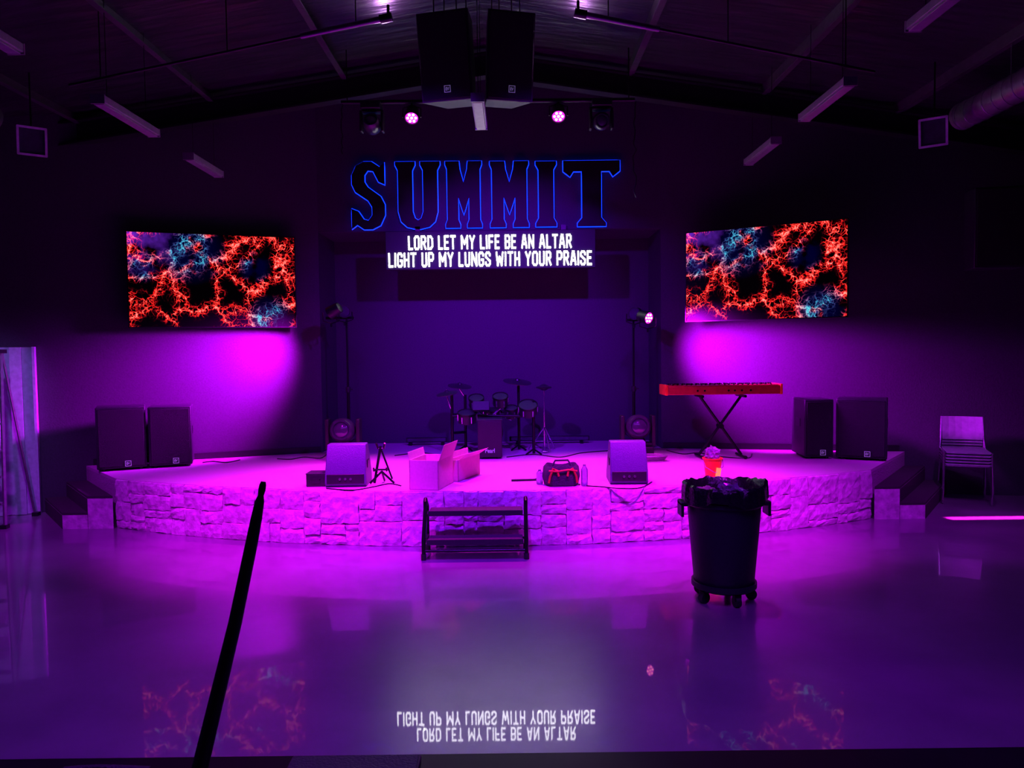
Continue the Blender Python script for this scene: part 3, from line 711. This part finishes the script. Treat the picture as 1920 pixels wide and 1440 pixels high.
for k in range(52):
    if k % 7 not in (2, 6): m.box((-kw / 2 + .05 + (kw - .1) * (k + 1) / 52, .065, .12), (.011, .075, .012))
m.build('black_keys', m_black, t, smooth=False)
m = MB(); random.seed(5)
for k in range(22): m.cyl((-kw * .42 + k * kw * .04, -.07 + random.uniform(-.04, .04), .11), (-kw * .42 + k * kw * .04, -.07, .125), .010, n=10)
m.build_each('knob', m_black, t)
m = MB()
for k in (-.3, -.22, .05, .12, .2, .3): m.cyl((k, -.163, .05), (k, -.158, .05), .012)
m.build_each('rear_socket', m_black, t)
# ---------------------------------------------------------------- drums
DY = 9.0
t = T('electronic_drum_kit', 'black electronic drum kit on a rack in front of the alcove', 'drum kit', Vector((P(920, 845, DY).x, DY, SZ)))
def q(px, py, dy=0): return P(px, py, DY + dy)
m = MB(); rk = .018
zb = SZ + .01
for (px, top, dy) in ((847, 735, 0), (872, 740, .4), (1000, 752, 0), (972, 720, .4)):
    a = q(px, top, dy); m.cyl((a.x, a.y, zb), a, rk, n=10)
m.tube([q(847, 780), q(1000, 780)], rk, 10)
m.tube([q(847, 778), q(872, 776, .4)], rk, 10).tube([q(1000, 778), q(972, 776, .4)], rk, 10).tube([q(872, 772, .4), q(972, 772, .4)], rk, 10).tube([q(847, 812), q(872, 810, .4)], rk, 10)
m.build('rack', m_black, t, world=True)
for (px, dy) in ((847, 0), (872, .4), (1000, 0), (972, .4)):
    a = q(px, 800, dy); MB().tube([(a.x - .09, a.y - .12, SZ + .012), (a.x, a.y, SZ + .06), (a.x + .09, a.y - .12, SZ + .012)], .012, 8).build('rack_foot', m_black, t, world=True)
def pad(px, py, r, dy, tilt=(-.5, -.2)):
    c = q(px, py, dy); R = Vector((0, tilt[0], 1)).to_track_quat('Z', 'Y').to_matrix()
    p_ = MB().lathe([(r * .8, -.10), (r, -.095), (r, .01), (r * 1.06, .012), (r * 1.06, .03), (r * .98, .034), (r * .96, .02), (0, .02)], c=c, R=R, n=28).build('drum_pad', m_dark, t, world=True)
    MB().lathe([(r * 1.07, .011), (r * 1.085, .02), (r * 1.07, .031), (r * 1.05, .03), (r * 1.05, .012)], c=c, R=R, n=28).build('hoop', m_black, p_, world=True)
    MB().lathe([(r * .95, .021), (0, .024)], c=c, R=R, n=28).build('drum_head', m_head, p_, world=True)
    MB().tube([c + R @ Vector((0, 0, -.08)), Vector((c.x, c.y + .05, c.z - .13)), Vector((c.x + (.1 if px < 920 else -.1), DY + .05, q(920, 780).z))], .011, 8).build('mount_arm', m_chrome, p_, world=True)
    m = MB()
    for k in range(6):
        an = k * PI / 3; m.cyl(c + R @ Vector((r * 1.02 * math.cos(an), r * 1.02 * math.sin(an), -.08)), c + R @ Vector((r * 1.02 * math.cos(an), r * 1.02 * math.sin(an), .0)), .009, n=6)
    m.build_each('lug', m_chrome, p_, world=True)
pad(893, 749, .09, .05); pad(938, 746, .09, .05); pad(876, 777, .11, -.05, (-.3, 0)); pad(990, 762, .11, -.05, (-.6, 0)); pad(922, 772, .10, .35, (-.2, 0)); pad(958, 768, .08, .1, (-.4, 0))
def cym(px, py, r, dy, tilt, basep):
    c = q(px, py, dy); R = Vector((tilt, -.18, 1)).to_track_quat('Z', 'Y').to_matrix()
    p_ = MB().lathe([(r, -.004), (r, .002), (r * .5, .016), (r * .2, .024), (r * .16, .04), (0, .045)], c=c, R=R, n=32).build('cymbal', m_cym, t, world=True)
    b = q(*basep); MB().tube([c + Vector((0, 0, .055)), c + Vector((0, 0, -.04)), b], .009, 8).build('boom_arm', m_chrome, p_, world=True)
cym(838, 738, .13, 0, -.15, (847, 770)); cym(862, 724, .15, .4, .1, (872, 745, .4)); cym(970, 716, .18, .4, .12, (972, 730, .4))
c = q(922, 826, 0)
MB().lathe([(.0, -.04), (.13, -.04), (.14, .0), (.13, .02), (0, .022)], c=Vector((c.x, DY + .15, SZ + .25)), R=Vector((0, -1, 0)).to_track_quat('Z', 'Y').to_matrix(), n=28).build('bass_pad', m_dark, t, world=True)
c = q(902, 762, -.1); MB().box(c, (.2, .05, .12), rx=-.5).build('sound_module', m_cab, t, bevel=.006, world=True)
c = G(1021, 845, SZ)
t = T('hi_hat_stand', 'chrome cymbal stand with tripod legs right of the drum kit', 'stand', c)
z1 = P(1018, 716, c.y).z - SZ
MB().cyl((0, 0, .05), (0, 0, z1 * .6), .013).cyl((0, 0, z1 * .6), (0, 0, z1), .007).build('pole', m_chrome, t)
for k in range(3):
    a = k * 2 * PI / 3 - PI / 2 + .3
    MB().tube([(.0, 0, .30), (.2 * math.cos(a), .2 * math.sin(a), .012)], .009, 8).tube([(.0, 0, .12), (.12 * math.cos(a), .12 * math.sin(a), .12)], .006, 6).build('leg', m_chrome, t)
MB().lathe([(.10, -.004), (.10, .0), (.05, .014), (.03, .03), (0, .035)], c=(0, 0, z1 - .06), n=32).lathe([(.10, .004), (.10, .0), (.05, -.014), (.03, -.03), (0, -.035)], c=(0, 0, z1 - .075), n=32).build('cymbal', m_cym, t)
MB().box((0, -.12, .03), (.07, .24, .015), rx=.1).build('pedal', m_chrome, t, bevel=.004)
# box drum
c = G(919, 861, SZ)
t = T('box_drum', 'black box drum with white script lettering in front of the drum kit', 'drum', c, .02); w = 46 / F * c.y
MB().box((0, .15, .235), (w, .30, .43)).build('body', m_cab, t, bevel=.01)
MB().box((0, -.002, .235), (w - .01, .008, .42)).build('front_plate', m_dark, t, bevel=.003)
MB().box((0, .15, .455), (w + .01, .31, .012)).build('seat_top', m_cab, t, bevel=.004)
for s in (-1, 1):
    for y in (.04, .26): MB().cyl((s * .1, y, 0), (s * .1, y, .022), .018).build('foot', m_black, t)
textmesh('logo_letters', 'Pearl', .11, .05, (0, -.009, .10), m_whitegl, t, offset=.01, ext=.002)
for (x0, x1, yy, lb) in ((762, 838, 824, 'low black light bar on the stage floor left of the drums'), (955, 1105, 812, 'long low black light bar on the alcove floor right of the drums')):
    a = G(x0, yy + 7, SZ); y_ = min(a.y, 10.0); cx_ = (P(x0, yy, y_).x + P(x1, yy, y_).x) / 2; w = P(x1, yy, y_).x - P(x0, yy, y_).x
    t = T('light_bar', lb, 'stage light', (cx_, y_, SZ), 0, 'light bars on the floor')
    MB().box((0, 0, .07), (w, .07, .06)).build('body', m_dark, t, bevel=.006)
    MB().box((0, -.037, .07), (w - .04, .006, .04)).build('lens_strip', m_lens, t)
    for s in (-.8, .8): MB().box((s * w / 2, 0, .02), (.04, .12, .04)).build('foot', m_black, t)
# ---------------------------------------------------------------- light stands at the alcove
SY_ = 9.1
def lstand(px, ytop, label, side):
    cx_ = P(px, 700, SY_).x; t = T('light_stand', label, 'stand', (cx_, SY_, SZ), 0, 'tall light stands in the alcove'); h = P(px, ytop, SY_).z - SZ
    MB().cyl((0, 0, .1), (0, 0, h * .5), .02).cyl((0, 0, h * .48), (0, 0, h), .014).build('pole', m_black, t)
    MB().cyl((0, 0, h * .46), (0, 0, h * .5), .03).cyl((0, 0, h * .48), (.06, 0, h * .48), .01).build('collar', m_dark, t)
    for k in range(3):
        a = k * 2 * PI / 3 + .5; MB().tube([(0, 0, .45), (.22 * math.cos(a), .22 * math.sin(a), .012)], .011, 8).tube([(0, 0, .15), (.13 * math.cos(a), .13 * math.sin(a), .22)], .007, 6).build('leg', m_black, t)
    MB().box((side * .08, 0, h - .0), (.34, .03, .03)).build('crossbar', m_black, t)
lstand(652, 596, 'tall black light stand at the left side of the alcove', -1)
lstand(1188, 600, 'tall black light stand at the right side of the alcove', 1)
wpl = Vector((-3.45, wl(-3.45), 1.50)); wpr = Vector((2.95, wr(2.95), 1.50))
pl0 = P(620, 586, 8.70); pr0 = P(1213, 596, 8.70)
par(620, 586, 8.85, 'dark small stage light on the left stand, aimed sideways at the wall', m_black, wpl - pl0, False, m_pink)
par(645, 584, 9.0, 'dark small stage light on the left stand, next to its pole', m_black, (.4, -.9, -.1), False)
par(1190, 588, 9.0, 'dark small stage light on the right stand, next to its pole', m_black, (-.4, -.9, -.1), False)
par(1215, 596, 8.85, 'small stage light glowing red pink on the right stand', m_redled, (.75, -1, -.3), False)
for px, lb in ((645, 'round moving head light at the foot of the left stand'), (1195, 'round moving head light at the foot of the right stand')):
    p = P(px, 835, 8.70); mhead(Vector((p.x, 8.70, SZ)), 1.27, lb, False, .15)
c = G(1183, 838, SZ)
m = MB(); random.seed(2)
for k in range(5): m.tube([(c.x + (.17 + .01 * k) * math.cos(a), 8.30 + (.08 + .01 * k) * math.sin(a), SZ + .012 + k * .013) for a in [2 * PI * j / 28 for j in range(28)]], .007, 6, closed=True)
tag(m.build('cable_coil', m_white), 'pale coiled cable on the stage by the right light stand', 'cable')
def cable(pts, label, z=SZ, r=.006, mat=m_black):
    w = [G(x, y, z) + Vector((0, 0, r)) for x, y in pts]; out = []
    for i in range(len(w) - 1):
        p0, p1, p2, p3 = w[max(i - 1, 0)], w[i], w[i + 1], w[min(i + 2, len(w) - 1)]
        for k in range(8):
            s = k / 8; out.append(.5 * ((2 * p1) + (p2 - p0) * s + (2 * p0 - 5 * p1 + 4 * p2 - p3) * s * s + (3 * p1 - p0 - 3 * p2 + p3) * s ** 3))
    out.append(w[-1]); tag(MB().tube(out, r, 6).build('cable', mat), label, 'cable', 'cables lying on the stage')
cable([(520, 861), (545, 862), (570, 858), (600, 860), (612, 853)], 'black cable on the stage behind the left wedge monitor')
cable([(612, 917), (660, 920), (700, 914), (730, 908), (752, 912)], 'black cable running from the left wedge monitor past the guitar stand')
cable([(1100, 912), (1130, 914), (1160, 917), (1200, 916), (1222, 905)], 'black cable in front of the right wedge monitor')
cable([(1250, 845), (1280, 852), (1310, 850), (1340, 856), (1400, 860), (1410, 852)], 'black cable under the keyboard stand')
cable([(380, 868), (400, 866), (425, 868), (450, 863)], 'black cable beside the left pair of loudspeakers')
cable([(740, 855), (790, 850), (840, 856), (880, 852)], 'black cable in front of the drum kit, left part')
cable([(950, 858), (1000, 853), (1050, 858), (1090, 850), (1140, 846)], 'black cable in front of the drum kit, right part')
# ---------------------------------------------------------------- portable steps
c = G(891, 1049, 0); k = c.y / F
t = T('portable_steps', 'black two-tread portable step frame in front of the stage', 'steps', c); w = 195 * k; DD = 6.55 - c.y
for (z, y) in ((.15, .0), (.36, DD * .48)):
    MB().box((0, y + DD * .26, z), (w * .93, DD * .52, .035)).build('tread', m_tread, t, bevel=.006)
    MB().box((0, y - .006, z), (w * .94, .012, .045)).build('tread_nosing', m_cab, t)
for s in (-1, 1):
    x = s * w / 2
    m = MB().tube([(x, 0, .02), (x, .0, .17), (x, DD * .5, .40), (x, DD * .5, .46), (x, DD * .6, .48)], .017, 10)
    m.tube([(x, DD * .95, .02), (x, DD * .95, .40), (x, DD * .6, .48)], .016, 10).tube([(x, 0, .14), (x, DD, .14)], .013, 8).tube([(x, DD * .4, .345), (x, DD, .345)], .013, 8).tube([(x, .02, .06), (x, DD, .36)], .010, 8)
    m.build('side_frame', m_black, t)
    for y in (0, DD * .95): MB().cyl((x, y, 0), (x, y, .05), .023).build('rubber_foot', m_dark, t)
for y, z in ((DD * .95, .1), (0, .075)): MB().cyl((-w / 2, y, z), (w / 2, y, z), .012).build('crossbar', m_black, t)
# ---------------------------------------------------------------- trash can
c = G(1357, 1122, 0)
dol = T('bin_dolly', 'black round dolly on five casters under the trash can', 'dolly', c)
MB().lathe([(.0, .085), (.20, .085), (.222, .10), (.222, .135), (.208, .135), (.205, .112), (0, .112)], n=40).build('platform', m_bin, dol)
for j in range(5):
    a = 2 * PI * j / 5 - PI / 2 + .2; p = Vector((.185 * math.cos(a), .185 * math.sin(a), 0))
    cs = MB().box(p + Vector((0, 0, .065)), (.045, .05, .045), rz=a).build('caster_fork', m_black, dol, bevel=.004)
    MB().cyl(p + Vector((-.018 * math.sin(a), .018 * math.cos(a), .038)), p + Vector((.018 * math.sin(a), -.018 * math.cos(a), .038)), .038, n=20).build('wheel', m_dark, cs)
t = T('trash_can', 'large dark grey round trash can standing on casters before the stage', 'trash can', c + Vector((0, 0, .113)))
H = .66
def rib(r, z, a): return r * (1 + .006 * (math.cos(a * 12) > .3)), z
MB().lathe([(0, 0), (.19, 0), (.205, .02), (.235, H * .55), (.25, H * .84), (.268, H * .86), (.268, H * .9), (.262, H * .91), (.268, H), (.278, H), (.278, H + .02), (.255, H + .02), (.25, H * .9), (.2, .03), (0, .03)], n=48, wob=rib).build('body', m_bin, t)
for s in (-1, 1):
    MB().box((s * .285, 0, H * .86), (.05, .13, .03)).box((s * .30, 0, H * .80), (.02, .13, .10)).build('handle', m_bin, t, bevel=.006)
random.seed(11)
ph = [random.uniform(0, 6.28) for _ in range(6)]
def bagw(r, z, a):
    n_ = .5 * math.sin(7 * a + ph[0]) + .4 * math.sin(13 * a + ph[1]) + .4 * math.sin(23 * a + ph[2])
    rr = r + .008 * n_; zz = z
    if z < H - .01 and r > .27: zz = z + .018 * math.sin(4 * a + ph[3]) + .009 * n_; rr += .005 * math.sin(17 * a)
    if z > H: zz += .010 * n_ + .03 * max(0, math.cos(a)) ** 6 + .015 * max(0, -math.cos(a)) ** 8
    return rr, zz
bg = MB().lathe([(.20, H - .16), (.235, H - .05), (.25, H + .02), (.268, H + .04), (.283, H + .025), (.287, H - .02), (.289, H - .05), (.290, H - .07)], n=96, wob=bagw)
bm = bg.bm; bm.faces.ensure_lookup_table(); bmesh.ops.delete(bm, geom=[f for f in bm.faces if len(f.verts) > 4], context='FACES_ONLY')
bg = bg.build('bin_liner', m_bag, None); tag(bg, 'black plastic liner folded over the rim of the trash can', 'bin liner'); bg.location = c + Vector((0, 0, .113))
crumple((.10, .09, .07), m_clear, 'crumpled_plastic', 'clear crumpled plastic lying in the top of the trash can', 8, c + Vector((.04, -.02, .113 + H - .02)))
crumple((.08, .07, .05), m_card, 'crumpled_paper', 'crumpled paper rubbish at the left inside the trash can', 9, c + Vector((-.12, .02, .113 + H - .03)), 'paper')
# ---------------------------------------------------------------- stacked chairs
def chair():
    t = T('stacking_chair', 'x', 'chair', (0, 0, 0), 0, 'chairs stacked by the right wall')
    MB().prism([(-.21, 0), (-.20, -.008), (.20, -.008), (.215, .0), (.215, .012), (-.21, .012)], lambda u, v, k: Vector((u, .22 if k else -.22, .44 + v))).build('seat', m_seat, t, bevel=.004)
    m = MB()
    for i in range(6):
        u0 = -.2 + .4 * i / 6; u1 = u0 + .4 / 6; f = lambda u: .24 - .03 * (1 - (u / .2) ** 2) * -1
        m.quadbox([(u0, f(u0), .54), (u1, f(u1), .54), (u1, f(u1) + .012, .54), (u0, f(u0) + .012, .54), (u0, f(u0) + .05, .80), (u1, f(u1) + .05, .80), (u1, f(u1) + .062, .80), (u0, f(u0) + .062, .80)])
    m.build('backrest', m_seat, t)
    for s in (-1, 1):
        MB().tube([(s * .225, -.20, .44), (s * .235, -.22, .01)], .011, 8).build('leg', m_chrome, t)
        MB().tube([(s * .225, .20, .44), (s * .235, .27, .01)], .011, 8).build('leg', m_chrome, t)
        MB().tube([(s * .225, -.2, .44), (s * .225, .2, .44), (s * .212, .25, .56), (s * .205, .30, .80)], .010, 8).build('side_rail', m_chrome, t)
    MB().cyl((-.225, -.17, .425), (.225, -.17, .425), .009).build('stretcher', m_chrome, t)
    return t
ch = chair(); pc = G(1815, 948, 0); rz = math.radians(-24); base = Vector((pc.x + .09, pc.y + .22, 0))
labs = ['grey stacking chair at the bottom of the stack, its feet on the floor', 'grey stacking chair second from the bottom of the stack', 'grey stacking chair in the middle of the stack by the right wall', 'grey stacking chair second from the top of the stack', 'grey stacking chair on top of the stack by the right wall']
for i, lb in enumerate(labs):
    loc = base + Matrix.Rotation(rz, 3, 'Z') @ Vector((0, -.012 * i, .034 * i))
    if i == 0: ch.location = loc; ch.rotation_euler = (0, 0, rz); ch['label'] = lb
    else: dup(ch, loc, rz, lb)
# ---------------------------------------------------------------- ladder
c = G(20, 992, 0)
t = T('step_ladder', 'aluminium step ladder at the left edge in front of the pale door', 'ladder', (c.x - .36, c.y, 0), .1)
for s in (-1, 1):
    MB().tube([(s * .29, -.0, .03), (s * .15, .3, 1.8)], .02, 6).build('front_rail', m_alu, t)
    MB().tube([(s * .27, .60, .03), (s * .15, .32, 1.8)], .014, 6).build('rear_rail', m_alu, t)
    for y in (0, .60): MB().box((s * .285, y, .02), (.06, .07, .04)).build('rubber_foot', m_dark, t)
for k in range(6):
    z = .25 + .27 * k; f = z / 1.8; MB().box((0, .3 * f, z), (.56 - .28 * f, .08, .02)).build('step', m_alu, t)
MB().box((0, .31, 1.81), (.34, .14, .04)).build('top_cap', m_dark, t)
# ---------------------------------------------------------------- foreground booth
a = P(0, 1422, 1.65); b = P(1920, 1399, 1.65); zt = (a.z + b.z) / 2
t = T('booth_ledge', 'black top of the booth half wall along the bottom edge', 'ledge', (0, 1.56, 0))
MB().box((0, .0, zt - .02), (3.6, .18, .04)).build('top_board', m_black, t, bevel=.004)
MB().box((0, .0, (zt - .04) / 2), (3.6, .12, zt - .04)).build('half_wall', m_dark, t)
a = G(545, 1434, zt); b = G(788, 1434, zt)
t = T('flat_case', 'flat black case lying on the booth ledge', 'case', ((a.x + b.x) / 2, 1.585, zt))
MB().box((0, 0, .006), (b.x - a.x, .08, .010)).build('body', m_console, t, bevel=.003)
MB().box((0, 0, .0125), (b.x - a.x - .01, .07, .003)).build('lid', m_cab, t)
m = MB().tube([P(x, y, 1.6) for x, y in ((120, 1440), (150, 1432), (185, 1428), (215, 1431), (250, 1436), (280, 1442))], .006, 8)
o = m.build('short_lead', m_cab); tag(o, 'short dark lead on the booth ledge at lower left', 'cable')
zmin = min(v.co.z for v in o.data.vertices)
for v in o.data.vertices: v.co.z = zt + .001 + (v.co.z - zmin) * .3
top = P(494, 903, 1.42); low = P(374, 1440, 1.36); d = (low - top)
base = low + d * ((low.z - .02) / -d.z)
t = T('leaning_pole', 'slender black tapered pole leaning up from the lower left foreground', 'pole', Vector((base.x, base.y, 0)))
seg = [(0, .0045), (.012, .0065), (.03, .0068), (.05, .0055), (.07, .0085), (.13, .0105), (.22, .0115), (.5, .0125), (1.0, .0150), (1.3, .0155)]
pts = [top + d * s + Vector((.006 * math.sin(s * 3), 0, 0)) for s, r in seg]
MB().tube(pts, [r for s, r in seg], 16).build('tapered_shaft', m_dark, t, world=True)
MB().tube([pts[-1] - d * .01, base], .0165, 14).build('lower_tube', m_black, t, world=True)
MB().lathe([(0, 0), (.14, 0), (.14, .012), (.03, .025), (0, .03)], n=32).build('round_base', m_black, t)
# ---------------------------------------------------------------- lights
def spot(name, loc, tgt, col, pw, deg, blend=.8, r=.06):
    l = bpy.data.lights.new(name, 'SPOT'); l.energy = pw; l.color = col; l.spot_size = math.radians(deg); l.spot_blend = blend; l.shadow_soft_size = r
    o = bpy.data.objects.new(name, l); C.objects.link(o); o.location = loc; o.rotation_euler = (Vector(tgt) - Vector(loc)).to_track_quat('-Z', 'Y').to_euler(); return o
def area(name, loc, tgt, col, pw, sx, sy, spread=180):
    l = bpy.data.lights.new(name, 'AREA'); l.shape = 'RECTANGLE'; l.size = sx; l.size_y = sy; l.energy = pw; l.color = col; l.spread = math.radians(spread)
    o = bpy.data.objects.new(name, l); C.objects.link(o); o.location = loc; o.rotation_euler = (Vector(tgt) - Vector(loc)).to_track_quat('-Z', 'Y').to_euler(); return o
MG = (.68, .003, 1.0); PK = (1.0, .012, .80); VI = (.22, .003, 1.0)
spot('lamp_wash_left', (-2.2, 4.7, 4.4), (-2.1, 6.9, .3), MG, 2500, 46, 1)
spot('lamp_wash_right', (1.7, 4.7, 4.4), (1.7, 6.9, .3), MG, 2500, 46, 1)
spot('lamp_par_left', c1 + Vector((0, -.12, -.08)), (-1.3, 7.3, .5), PK, 1300, 60, 1)
spot('lamp_par_right', c2 + Vector((0, -.12, -.08)), (.9, 7.3, .5), PK, 1300, 60, 1)
spot('lamp_wall_left', pl0 + Vector((-.10, -.05, 0)), wpl, (.68, .002, 1), 2100, 66, 1, .15)
spot('lamp_wall_right', pr0 + Vector((.10, -.05, 0)), wpr, (.68, .002, 1), 1700, 66, 1, .15)
spot('lamp_wall_far_left', pl0 + Vector((-.10, -.05, .02)), (-4.4, 8.6, 1.1), (.5, .003, 1), 600, 60, 1, .12)
spot('lamp_wall_far_right', pr0 + Vector((.10, -.05, .02)), (4.0, 8.95, 1.1), (.5, .003, 1), 600, 60, 1, .12)
spot('lamp_centre_violet', (XC, 5.0, 4.3), (XC, 6.9, .2), VI, 1500, 58, 1)
for i, xx in enumerate((-1.5, 1.0)): spot('lamp_alcove_blue_%d' % i, (xx, 4.9, 4.15), (XC - xx * .4, 10.2, 1.4), (.20, .003, 1), 1150, 54, 1)
spot('lamp_side_left', (-4.2, 5.0, 4.1), (-4.2, 7.4, .2), (.5, .008, 1), 550, 46, 1)
spot('lamp_side_right', (3.7, 5.0, 4.1), (3.8, 7.4, .2), (.5, .008, 1), 550, 46, 1)
area('fill_floor_violet', (XC, 2.2, 4.4), (XC, 3.6, 0), (.30, .02, 1), 90, 6, 1.5, 110)  # large unseen fill panel, added to lift the foreground floor
spot('fill_door_blue', (-4.6, 6.6, 3.4), (-5.8, 8.0, 1.0), (.35, .22, 1), 110, 40)  # unseen spot added to brighten the pale door
spot('lamp_chairs', (3.6, 6.0, 4.0), (4.9, 8.2, .6), (.5, .12, 1), 120, 30)
for i, xx in enumerate((-1.15, .65)): spot('fill_roof_uplight_%d' % i, (xx, 7.6, 4.62), (xx * .8, 6.0, 5.1), (.75, .3, 1), 34, 120, 1)  # weak unseen uplights, added to bring out the roof lining
pf = G(1868, 971, 0); area('added_floor_patch', (pf.x, pf.y, 3.0), (pf.x, pf.y + .0001, 0), PK, 12, .95, .09, 2)  # added narrow-beam panel that draws the pink strip on the floor
wd = bpy.data.worlds.new('world'); scn.world = wd; wd.use_nodes = True
wd.node_tree.nodes['Background'].inputs[0].default_value = (.02, .005, .05, 1); wd.node_tree.nodes['Background'].inputs[1].default_value = .3
